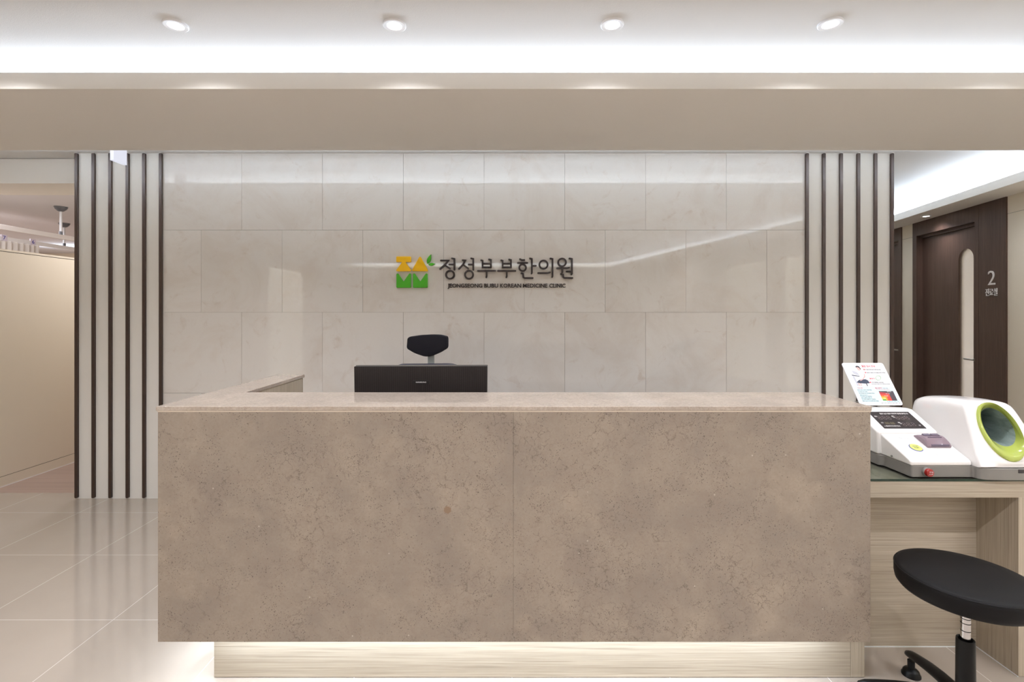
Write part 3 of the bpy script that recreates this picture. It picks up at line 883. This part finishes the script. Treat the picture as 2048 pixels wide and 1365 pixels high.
# display plate follows the housing slope
sa = Vector((0, 2.19 - 2.068, .205 - .142)).normalized()     # up the slope
sn = Vector((0, -sa.z, sa.y))
P0 = Vector((1.5, 2.068, Z0 + .142))
def onslope(X, t_, h_): q_ = P0 + sa * t_ + sn * h_; return (X, q_.y, q_.z)
sc0, sc1, tb, tt = 1.558, 1.733, .010, .118
def quadmap(TL, TR, BR, BL):
    def f(x, y):
        v = 0.5
        for _ in range(8):
            yl = TL[1] + (BL[1] - TL[1]) * v; yr = TR[1] + (BR[1] - TR[1]) * v
            xl = TL[0] + (BL[0] - TL[0]) * v; xr = TR[0] + (BR[0] - TR[0]) * v
            u = (x - xl) / (xr - xl); yc = yl + (yr - yl) * u
            v += (y - yc) / (BL[1] - TL[1])
        return u, 1 - v
    return f
DQ = quadmap((125, 540), (1010, 543), (1355, 882), (430, 875))
def DP(x, y, h_):
    u, v = DQ(x, y); return onslope(sc0 + (sc1 - sc0) * u, tb + (tt - tb) * v, h_)
m = MB().prism([(sc0, tb), (sc1, tb), (sc1, tt), (sc0, tt)], lambda a, b: onslope(a, b, .0022), lambda a, b: onslope(a, b, -.001))
scr = m.build('display', 'screen', hou)
def dtext(m, s, x0, y0, x1, y1, bold=0.0, sk=1.0):
    # text box on the display given by photo-measured corners of its lower left and upper right
    u0, v0 = DQ(x0, y1); u1, _ = DQ(x1, y1); _, v1 = DQ(x0, y0)
    put_text(m, s, lambda u, v, w: onslope(sc0 + (sc1 - sc0) * (u0 + (u1 - u0) * u), tb + (tt - tb) * (v0 + (v1 - v0) * v), .0024 + .0003 * w), bold)
def dline(name, mat, *a, **k):
    mm = MB(); dtext(mm, *a, **k); mm.build(name, mat, scr)
dline('display_lettering', 'white_ink', '혈압이 높고 낮음이 판정되면 결과를 출력합니다', 385, 568, 1010, 596, .01)
dline('display_lettering', 'white_ink', '최고', 262, 625, 318, 652, .02)
dline('display_lettering', 'white_ink', '최저', 640, 625, 690, 650, .02)
dline('display_lettering', 'white_ink', 'mmHg', 668, 655, 712, 672)
dline('display_lettering', 'white_ink', '시각', 385, 757, 438, 782)
dline('display_lettering', 'white_ink', '맥박', 762, 757, 812, 782, .02)
dline('display_lettering', 'white_ink', '회/분', 800, 784, 835, 798)
dline('display_lettering', 'white_ink', '팔을 움직이지 마시고 말하지 마십시오', 480, 822, 795, 846, .01)
dline('display_lettering', 'white_ink', '△', 442, 822, 462, 845)
dline('display_lettering', 'white_ink', 'LCD', 1212, 815, 1245, 838)
dline('display_digits', 'dim_digit', '888', 355, 628, 640, 708)
dline('display_digits', 'dim_digit', '888', 735, 628, 1040, 708)
dline('display_digits', 'dim_digit', '888', 870, 765, 1160, 842)
dline('display_clock', 'dim_amber', '88:88', 480, 757, 690, 800)
# deck details: height of deck at Y
def dz(y): return Z0 + .066 + (y - 1.914) * sl
dn = Vector((0, -sl, 1)).normalized(); du = Vector((0, 1, sl)).normalized()
def ondeck(X, Y, h_): return (X, Y + dn.y * h_, dz(Y) + dn.z * h_)
def disc(m, X, Y, r, h0, h1, n=28):
    rg = []
    for rr, hh in ((r, h0), (r, h1 - .001), (r - .001, h1)):
        rg.append([tuple(Vector(ondeck(X + rr * math.cos(2 * PI * i / n), Y, hh)) + du * rr * math.sin(2 * PI * i / n)) for i in range(n)])
    m.loft(rg)
m = MB(); disc(m, 1.609, 1.978, .0235, -.002, .0015); rim = m.build('start_button_rim', 'blue_ink', deck)
m = MB(); disc(m, 1.609, 1.978, .0212, 0, .003); tag(m.build('start_button', 'lime_sticker', deck), 'round lime start button')
m = MB()
for s_, w_, yo in (('시작/정지', .024, .003), ('START', .02, -.007)):
    put_text(m, s_, lambda u, v, w: tuple(Vector(ondeck(1.609 - w_ / 2 + w_ * u, 1.978, .0031 + .0003 * w)) + du * (yo + .006 * v)), .01)
m.build('button_lettering', 'dark_ink', deck)
m = MB(); m.prism(rounded([(1.588, 2.03), (1.624, 2.03), (1.624, 2.048), (1.588, 2.048)], .006, 3), lambda a, b: ondeck(a, b, .0022), lambda a, b: ondeck(a, b, -.001)); m.build('card_sensor', 'white_matt', deck, bevel=.0006)
# printer cover: a curved tinted hood
rg = []
for q_ in range(9):
    t_ = q_ / 8; y_ = 1.978 + .068 * t_; h_ = .004 + .020 * math.sin(PI * min(1, t_ * .9 + .08)) ** .8
    rg.append([ondeck(1.655, y_, -.002), ondeck(1.655, y_, h_ * .75), ondeck(1.662, y_, h_), ondeck(1.742, y_, h_), ondeck(1.749, y_, h_ * .75), ondeck(1.749, y_, -.002)])
pc = MB().loft(rg).build('printer_cover', 'cover_tint', deck); tag(pc, 'tinted mauve printer hood')
m = MB(); m.prism([(1.668, 1.9775), (1.740, 1.9775), (1.740, 1.984), (1.668, 1.984)], lambda a, b: ondeck(a, b, .0135), lambda a, b: ondeck(a, b, .006)); m.build('paper_slot', 'cover_dark', pc)
m = MB()
for k_, (xa, xb, ya, yb) in enumerate(((1.672, 1.698, 2.020, 2.034), (1.704, 1.733, 2.020, 2.034), (1.675, 1.73, 2.008, 2.011))):
    m.prism([(xa, ya), (xb, ya), (xb, yb), (xa, yb)], lambda a, b: ondeck(a, b, .0262 - .15 * abs(b - 2.012)), lambda a, b: ondeck(a, b, .012))
m.build('printed_label', 'cover_dark', pc)
m = MB(); m.prism(rounded([(1.66, 1.936), (1.742, 1.936), (1.742, 1.972), (1.66, 1.972)], .002), lambda a, b: ondeck(a, b, .0014), lambda a, b: ondeck(a, b, -.001)); m.build('paper_tray', 'white_gloss', deck, bevel=.0005)
MB().lathe([(.004, 0), (.004, -.003), (.002, -.003)], (1.5305, 2.0, .8095), 12, 'x').build('screw', 'grey_plastic', deck)
# stop button on the front of the base
m = MB().lathe([(.0165, 0), (.0165, -.008), (.015, -.010)], (1.588, 1.905, Z0 + .0225), 28, 'y').build('button_collar', 'grey_plastic', bpm)
rb = MB().lathe([(.0148, -.009), (.0152, -.018), (.0138, -.021), (.004, -.0225)], (1.588, 1.905, Z0 + .0225), 28, 'y').build('stop_button', 'red_plastic', bpm); tag(rb, 'red emergency stop button')
m = MB(); put_text(m, '정지', lambda u, v, w: (1.583 + .014 * u, 1.8829 - .0004 * w, Z0 + .0225 + .006 * v), .02)
put_text(m, 'STOP', lambda u, v, w: (1.583 + .014 * u, 1.8829 - .0004 * w, Z0 + .0165 + .004 * v), .01)
m.build('stop_lettering', 'white_ink', rb)

# arm unit
AC = 1.907
def half(z):      # half width of the shell at height z above the sheet
    tab = [(.044, .139), (.066, .139), (.10, .132), (.15, .119), (.20, .109), (.24, .102), (.258, .094), (.268, .080), (.274, .058), (.276, .03), (.2765, 0)]
    for (a, b), (c, d) in zip(tab, tab[1:]):
        if a <= z <= c: return b + (d - b) * (z - a) / (c - a)
    return 0
zs_ = [.044, .055, .066, .085, .11, .135, .16, .185, .21, .23, .245, .258, .264, .268, .272, .2745, .276, .2765]
arch = [(-half(z), z) for z in zs_] + [(half(z), z) for z in zs_[-2::-1]]
def yfront(z): return 1.872 + (.004 if z > .05 else 0) + (max(0, z - .060)) * .548
def sect(fy, k, dzv=0):
    return [(AC + x * k, fy(z), Z0 + .044 + (z - .044) * (k if k < 1 else 1) + dzv) for x, z in arch]
# face around the opening, matched by angle to the ring's outer ellipse
EC, ERX, EZ0, EZ1 = AC - .006, .0745, .0665, .2705
EZc, ERZ = (EZ0 + EZ1) / 2, (EZ1 - EZ0) / 2
NE = 120
def ell(rx, rz, cx, cz, a): return (cx + rx * math.cos(a), cz + rz * math.sin(a))
def hit(a):      # where the ray from the ellipse centre leaves the arch outline
    d = Vector((math.cos(a) * ERX, math.sin(a) * ERZ)).normalized(); best = .3
    P = [Vector(p) for p in arch]
    for i in range(len(P)):
        A, B = P[i], P[(i + 1) % len(P)]; e = B - A
        den = d.x * e.y - d.y * e.x
        if abs(den) < 1e-9: continue
        r_ = A - Vector((0, EZc)); t1 = (r_.x * e.y - r_.y * e.x) / den; t2 = (r_.x * d.y - r_.y * d.x) / den
        if t1 > 0 and -1e-6 <= t2 <= 1 + 1e-6: best = min(best, t1) if t1 < best else best
    return (AC + d.x * best, EZc + d.y * best)
angs = [2 * PI * i / NE for i in range(NE)]
o_ = [hit(a) for a in angs]; e_ = [ell(ERX, ERZ, EC, EZc, a) for a in angs]
def pf(p, off=0.0): return (p[0], yfront(max(p[1], .061)) + off * .877, Z0 + p[1] - off * .48)
def pfo(p): return (p[0], yfront(p[1]), Z0 + p[1])
def tow(p, d):          # a point moved towards the opening's centre by d
    v = Vector((AC, EZc)) - Vector(p); return tuple(Vector(p) + v.normalized() * min(d, v.length * .3))
def yb(p, y): return (p[0], max(y, yfront(p[1]) + .02), Z0 + p[1])
skin = [[pf(p) for p in e_]]
for q_ in (.35, .7):
    skin.append([pf((b[0] + (tow(a, .012)[0] - b[0]) * q_, b[1] + (tow(a, .012)[1] - b[1]) * q_), -.0015) for a, b in zip(o_, e_)])
for ins, back in ((.012, 0), (.007, .0012), (.003, .0045), (.0008, .009), (0, .015)):
    skin.append([tuple(Vector(pfo(tow(p, ins))) + Vector((0, back, 0))) for p in o_])
for yy, k in ((2.06, 1.0), (2.14, .98), (2.20, .95), (2.235, .925), (2.262, .88), (2.275, .80), (2.28, .66)):
    skin.append([(AC + .012 * min(1, max(0, (yy - 2.0) / .2)) + (p[0] - AC) * k, max(yy, yfront(p[1]) + .02 + (yy - 2.06) * .3), Z0 + .044 + (p[1] - .044) * k) for p in o_])
sh = MB(); sh.loft(skin, False, True)
tag(sh.build('arm_housing', 'white_gloss', bpm, smooth=50), 'glossy white arched arm housing')
# lime ring
IC, IRX, IZc, IRZ = AC + .016, .0605, .1905 , .068
rgs = []
for k_, off in ((0, .004), (0, -.005), (.12, -.0095), (.35, -.008), (.62, .006), (1, .022)):
    rgs.append([pf(ell(ERX + (IRX - ERX) * k_, ERZ + (IRZ - ERZ) * k_, EC + (IC - EC) * k_, EZc + (IZc - EZc) * k_, a), off) for a in angs])
tag(MB().loft(rgs, False, False).build('arm_ring', 'lime_plastic', bpm, smooth=60), 'lime green oval ring of the opening')
# sleeve inside
rgs = []
for d_, k_ in ((.020, 1.0), (.035, .9), (.07, .88), (.12, .85), (.18, .8), (.22, .72)):
    rg_ = []
    for a in angs:
        wob = 1 + .05 * math.sin(5 * a + d_ * 40) * (1 if d_ > .03 else 0)
        p_ = ell(IRX * k_ * wob, IRZ * k_ * wob, IC, IZc, a); b_ = pf(p_, .0215); e2 = min(1, (d_ - .02) * 6)
        rg_.append((b_[0], b_[1] * (1 - e2) + 2.0 * e2 + (d_ - .02), b_[2] - (d_ - .02) * .1))
    rgs.append(rg_)
MB().loft(rgs, False, True).build('cuff_sleeve', 'bag_fabric', bpm, smooth=60)
MB().box(1.905, 1.94, 1.866, 1.870, Z0 + .028, Z0 + .041).build('base_window', 'screen', bpm)

# ------------------------------------------------------------------ instruction board
ib = thing('instruction_board', (1.72, 2.33, .957), 'white leaning instruction board with red Korean heading and colour chart', 'board')
BL, BR_ = Vector((1.600, 2.28, .963)), Vector((1.797, 2.28, .963))
TLv, TRv = Vector((1.640, 2.472, 1.1365)), Vector((1.845, 2.472, 1.1365))
bn = (BR_ - BL).cross(TLv - BL).normalized()
if bn.y > 0: bn = -bn
def BP(u, v, h_=0.0):
    a_ = BL + (BR_ - BL) * u; b_ = TLv + (TRv - TLv) * u
    return tuple(a_ + (b_ - a_) * v + bn * h_)
brd = MB().prism(rounded([(0, 0), (1, 0), (1, 1), (0, 1)], .05, 4), lambda u, v: BP(u, v, 0), lambda u, v: BP(u, v, -.004)).build('board', 'white_matt', ib)
BQ = quadmap((145, 182), (1022, 182), (1420, 1092), (503, 1092))
def shape(pts, h_, name, mat):
    return MB().prism([BQ(*p) for p in pts], lambda u, v: BP(u, v, h_), lambda u, v: BP(u, v, .0001)).build(name, mat, brd)
def btext(m, s, x0, y0, x1, y1, bold=.0, h_=.0005):
    u0, v0 = BQ(x0, y1); u1, _ = BQ(x1, y1); _, v1 = BQ(x0, y0)
    put_text(m, s, lambda u, v, w: BP(u0 + (u1 - u0) * u, v0 + (v1 - v0) * v, h_ + .0002 * w), bold)
shape([(412, 706), (1215, 706), (1360, 1040), (560, 1040)], .0003, 'printed_panel', 'pale_blue_ink')
ch_ = [([(912, 808), (1220, 808), (1303, 1006), (997, 1006)], 'charcoal_ink', .0005), ([(920, 826), (1120, 850), (1195, 1006), (997, 1006)], 'crimson_ink', .0006),
       ([(936, 868), (1130, 868), (1190, 1006), (997, 1006)], 'scarlet_ink', .0007), ([(955, 905), (1075, 905), (1110, 1006), (997, 1006)], 'orange_ink', .0008),
       ([(966, 940), (1052, 940), (1080, 1006), (997, 1006)], 'amber_ink', .0009), ([(983, 975), (1055, 975), (1078, 1006), (997, 1006)], 'leaf_ink', .0010)]
for pts, mt, h_ in ch_: shape(pts, h_, 'chart_block', mt)
def bline(mat, *a, **k):
    mm = MB(); btext(mm, *a, **k); mm.build('printed_line', mat, brd)
for s_, b_, w_ in (('혈압 검사 안내', (582, 238, 862, 284), .012), ('❶', (616, 322, 644, 350), 0), ('❷', (642, 392, 672, 420), 0), ('❸', (738, 606, 768, 636), 0),
                   ('팔꿈치', (738, 524, 850, 556), .01), ('주의사항', (470, 732, 580, 756), .01), ('혈압 분류하기', (846, 732, 1000, 756), .02),
                   ('수축기 혈압과 이완기 혈압의 단계입니다', (862, 764, 1160, 780), 0)):
    bline('red_ink', s_, *b_, bold=w_)
for s_, b_ in (('의자를 적당한 높이 맞춰 앉으세요.', (655, 326, 990, 350)), ('팔꿈치 홈에 오게 팔을 넣어 주세요.', (682, 396, 1086, 420)),
               ('시작 버튼을 누르세요.', (775, 612, 1040, 636)), ('· 측정 중에는 말을 하거나 움직이지 마세요.', (765, 648, 1178, 666)),
               ('측정 전 5분간 안정하고 측정 하세요.', (465, 776, 775, 796)), ('옷 소매는 걷어 주세요.', (482, 812, 680, 830)),
               ('측정 전에 흡연 또는 커피 음료를 피하세요.', (495, 845, 830, 864)), ('팔을 심장 높이로', (512, 882, 672, 896)),
               ('두고 움직이지 말고 측정하세요.', (520, 908, 768, 926)), ('결과가 정확하지 않을 경우', (538, 940, 768, 958)),
               ('다시 측정하고 혈압을 잰 후 기록하세요.', (548, 966, 850, 986)), ('혈압이 높으면 의료진에게 알려 주세요.', (560, 1002, 912, 1022)),
               ('(단위 mmHg)', (1018, 740, 1112, 756)), ('출처 대한고혈압학회 혈압 분류 기준', (960, 1048, 1362, 1062)), ('60 80 90 100 110', (1078, 1018, 1332, 1030))):
    bline('dark_ink', s_, *b_, bold=.004)
for s_, b_ in (('고혈압 2단계', (1085, 818, 1176, 834)), ('고혈압 1단계', (1058, 858, 1148, 874)), ('주의 혈압', (1030, 903, 1115, 918)), ('정상', (1010, 955, 1065, 970))):
    bline('white_ink', s_, *b_, bold=.01, h_=.0011)
# printed picture of a seated person measuring their pressure
shape([(362, 362), (400, 368), (470, 395), (520, 460), (455, 455), (400, 425)], .0005, 'printed_picture', 'greyprint_ink')
shape([(355, 452), (525, 482), (520, 496), (362, 470)], .0007, 'printed_picture', 'navy_ink')
shape([(370, 480), (410, 490), (505, 700), (470, 700)], .0005, 'printed_picture', 'greyprint_ink')
shape([(498, 378), (560, 356), (612, 384), (628, 430), (650, 500), (680, 565), (560, 570), (555, 500), (520, 440)], .0006, 'printed_picture', 'shirt_ink')
shape([(455, 285), (480, 272), (515, 282), (545, 330), (535, 360), (505, 352), (475, 318)], .0006, 'printed_picture', 'skin_ink')
shape([(440, 262), (470, 248), (515, 262), (552, 318), (545, 345), (520, 300), (478, 280), (452, 290)], .0008, 'printed_picture', 'dark_ink')
shape([(615, 420), (632, 440), (645, 500), (600, 560), (540, 590), (530, 580), (590, 540), (618, 490)], .0008, 'printed_picture', 'skin_ink')
shape([(452, 622), (500, 575), (560, 556), (650, 556), (700, 580), (735, 640), (640, 648), (520, 640)], .0007, 'printed_picture', 'navy_ink')
shape([(480, 640), (510, 642), (535, 700), (515, 702)], .0006, 'printed_picture', 'skin_ink')
shape([(528, 642), (550, 644), (568, 698), (550, 700)], .0006, 'printed_picture', 'skin_ink')
shape([(652, 648), (672, 648), (694, 698), (678, 702)], .0006, 'printed_picture', 'dark_ink')
n = 24
lo_, li_ = [], []
for i in range(n):
    a = 2 * PI * i / n; lo_.append(BQ(920 + 58 * math.cos(a), 524 + 52 * math.sin(a))); li_.append(BQ(920 + 52 * math.cos(a), 524 + 46 * math.sin(a)))
m = MB().loft([[BP(*p, .0001) for p in lo_], [BP(*p, .0007) for p in lo_], [BP(*p, .0007) for p in li_], [BP(*p, .0001) for p in li_]], False, False)
m.build('printed_diagram', 'leaf_ink', brd)
# bracket under the board
m = MB(); m.box(1.655, 1.765, 2.285, 2.40, ZT + .2035, ZT + .2045)
m.prism([(2.27, .9605), (2.30, .9605), (2.43, 1.10), (2.425, 1.10)], lambda a, b: (1.665, a + .012, b), lambda a, b: (1.68, a + .012, b))
m.prism([(2.27, .9605), (2.30, .9605), (2.43, 1.10), (2.425, 1.10)], lambda a, b: (1.745, a + .012, b), lambda a, b: (1.76, a + .012, b))
m.build('stand_bracket', 'grey_plastic', ib)

# ------------------------------------------------------------------ stool
SX, SY = 1.489, 1.63
so = thing('swivel_stool', (SX, SY, 0), 'round black upholstered swivel stool on star base in front of side table', 'stool')
SH, SRr = .535, .185
MB().lathe([(.05, SH - .074), (SRr - .03, SH - .074), (SRr - .012, SH - .069), (SRr - .003, SH - .057), (SRr, SH - .040), (SRr, SH - .022), (SRr - .001, SH - .013), (SRr - .006, SH - .0065),
            (SRr - .014, SH - .004), (SRr - .05, SH - .001), (.06, SH + .001), (.01, SH + .001)], (SX - .004, SY, 0), 72).build('seat', 'black_leather', so, smooth=50)
ringp = [(SX - .004 + (SRr - .0015) * math.cos(2 * PI * i / 72), SY + (SRr - .0015) * math.sin(2 * PI * i / 72), SH - .0105) for i in range(73)]
MB().tube(ringp, .0022, 6).build('seam_piping', 'black_leather', so)
a = -PI / 2 + .55
MB().tube([(SX + (SRr + .0004) * math.cos(a), SY + (SRr + .0004) * math.sin(a), SH - z) for z in (.013, .03, .045, .056)], .0012, 6).build('side_seam', 'black_leather', so)
MB().lathe([(.06, SH - .078), (.06, SH - .074), (.02, SH - .074)], (SX, SY, 0), 24).build('seat_plate', 'black_base', so)
MB().lathe([(.0135, .30), (.0135, SH - .07)], (SX, SY, 0), 28).build('gas_piston', 'chrome', so)
for z in (.415, .385, .37, .345):
    MB().lathe([(.0139, z - .0012), (.0139, z + .0012)], (SX, SY, 0), 28).build('piston_mark', 'dark_plastic', so)
MB().lathe([(.030, .06), (.030, .10), (.0262, .13), (.0252, .311), (.0242, .3165), (.021, .3175), (.019, .314), (.0175, .30)], (SX, SY, 0), 36).build('column_sleeve', 'black_base', so, smooth=40)
for k in range(5):
    a = R(82 + 72 * k); d = Vector((math.cos(a), math.sin(a), 0)); c0 = Vector((SX, SY, 0))
    pts = []; rad = []
    for q_, z_, r_ in ((0, .105, .024), (.06, .108, .0235), (.12, .103, .0225), (.18, .094, .021), (.235, .082, .019), (.27, .073, .0175), (.288, .066, .014), (.296, .062, .006)):
        pts.append(c0 + d * q_ + Vector((0, 0, z_ + .006))); rad.append(r_)
    lg = MB().tube(pts, rad, 16, .8).build('base_leg', 'black_base', so)
    e = c0 + d * .272
    MB().lathe([(.031, 0), (.031, .006), (.027, .012), (.026, .018), (.021, .024), (.012, .028), (.012, .056)], (e.x, e.y, 0), 24).build('foot_glide', 'black_base', lg)

# ------------------------------------------------------------------ treatment room seen past the left pier
pt = MB(); pt.box(-4.15, -4.05, 3.83, 8.0, .084, 1.872)
struct('partition_1', pt, 'cream_panel')
struct('trim_31', MB().box(-4.15, -4.053, 3.83, 8.0, 1.872, 1.877), 'seam_dark')
struct('trim_32', MB().box(-4.16, -4.048, 3.83, 8.0, 1.877, 1.893), 'cream_panel')
struct('trim_33', MB().box(-4.15, -4.053, 3.83, 8.0, .080, .084), 'seam_dark')
struct('baseboard_left', MB().box(-4.15, -4.05, 3.83, 8.0, 0.004, .080), 'cream_panel')
struct('baseboard_left', MB().box(-4.15, -4.046, 3.83, 8.0, 0, .004), 'white_matt')

def curtain_rail(name, X, y0, y1, zr, rh, rods, label, mat):
    r = thing(name, (X, (y0 + y1) / 2, zr), label, 'curtain rail', 'curtain rails in the treatment room')
    MB().box(X - .012, X + .012, y0, y1, zr - rh, zr).build('rail', mat, r, bevel=.002)
    for y in rods:
        rr = MB().tube([(X, y, zr + .03), (X, y, HC - .03)], .012, 14).build('suspension_rod', 'pole_white', r)
        MB().lathe([(.012, -.055), (.028, -.05), (.052, -.028), (.062, -.006), (.062, 0)], (X, y, HC), 28).build('ceiling_cap', 'cap_grey', rr)
        MB().lathe([(.017, 0), (.017, .035), (.012, .035)], (X, y, zr), 14).build('rod_clamp', 'cap_grey', rr)
    return r
curtain_rail('curtain_rail', -5.07, 4.0, 7.4, 2.262, .05, [5.58], 'nearer grey curtain rail hung on one rod beyond the cream partition', 'rail_grey')
r2 = curtain_rail('curtain_rail', -5.97, 4.2, 8.2, 2.275, .045, [6.62], 'farther white curtain rail with numbered tags beyond the cream partition', 'rail_white')
def rail_tag(y, s_):
    tg = MB().box(-5.966, -5.955, y, y + .07, 2.228, 2.30).build('number_tag', 'tag_print', r2, bevel=.001)
    m = MB(); put_text(m, s_, lambda u, v, w: (-5.955 + .0012 * w, y + .02 + .03 * u, 2.242 + .044 * v), .01)
    m.build('tag_number', 'blue_ink', tg)
rail_tag(5.79, '7'); rail_tag(6.14, '6')
# bunched curtain under the far rail
ys = [4.3 + i * .012 for i in range(int((6.28 - 4.3) / .012))]
fr = [(-5.97 + .028 * math.sin(y * 95 + math.sin(y * 9)), y) for y in ys]
m = MB()
m.loft([[(a, b, 2.228) for a, b in fr], [(a, b, .05) for a, b in fr], [(a - .004, b, .05) for a, b in fr], [(a - .004, b, 2.228) for a, b in fr], [(a, b, 2.228) for a, b in fr]], False, False, closed=False)
tag(m.build('curtain', 'cloth_cream'), 'pleated cream curtain hanging from the farther white rail', 'curtain')
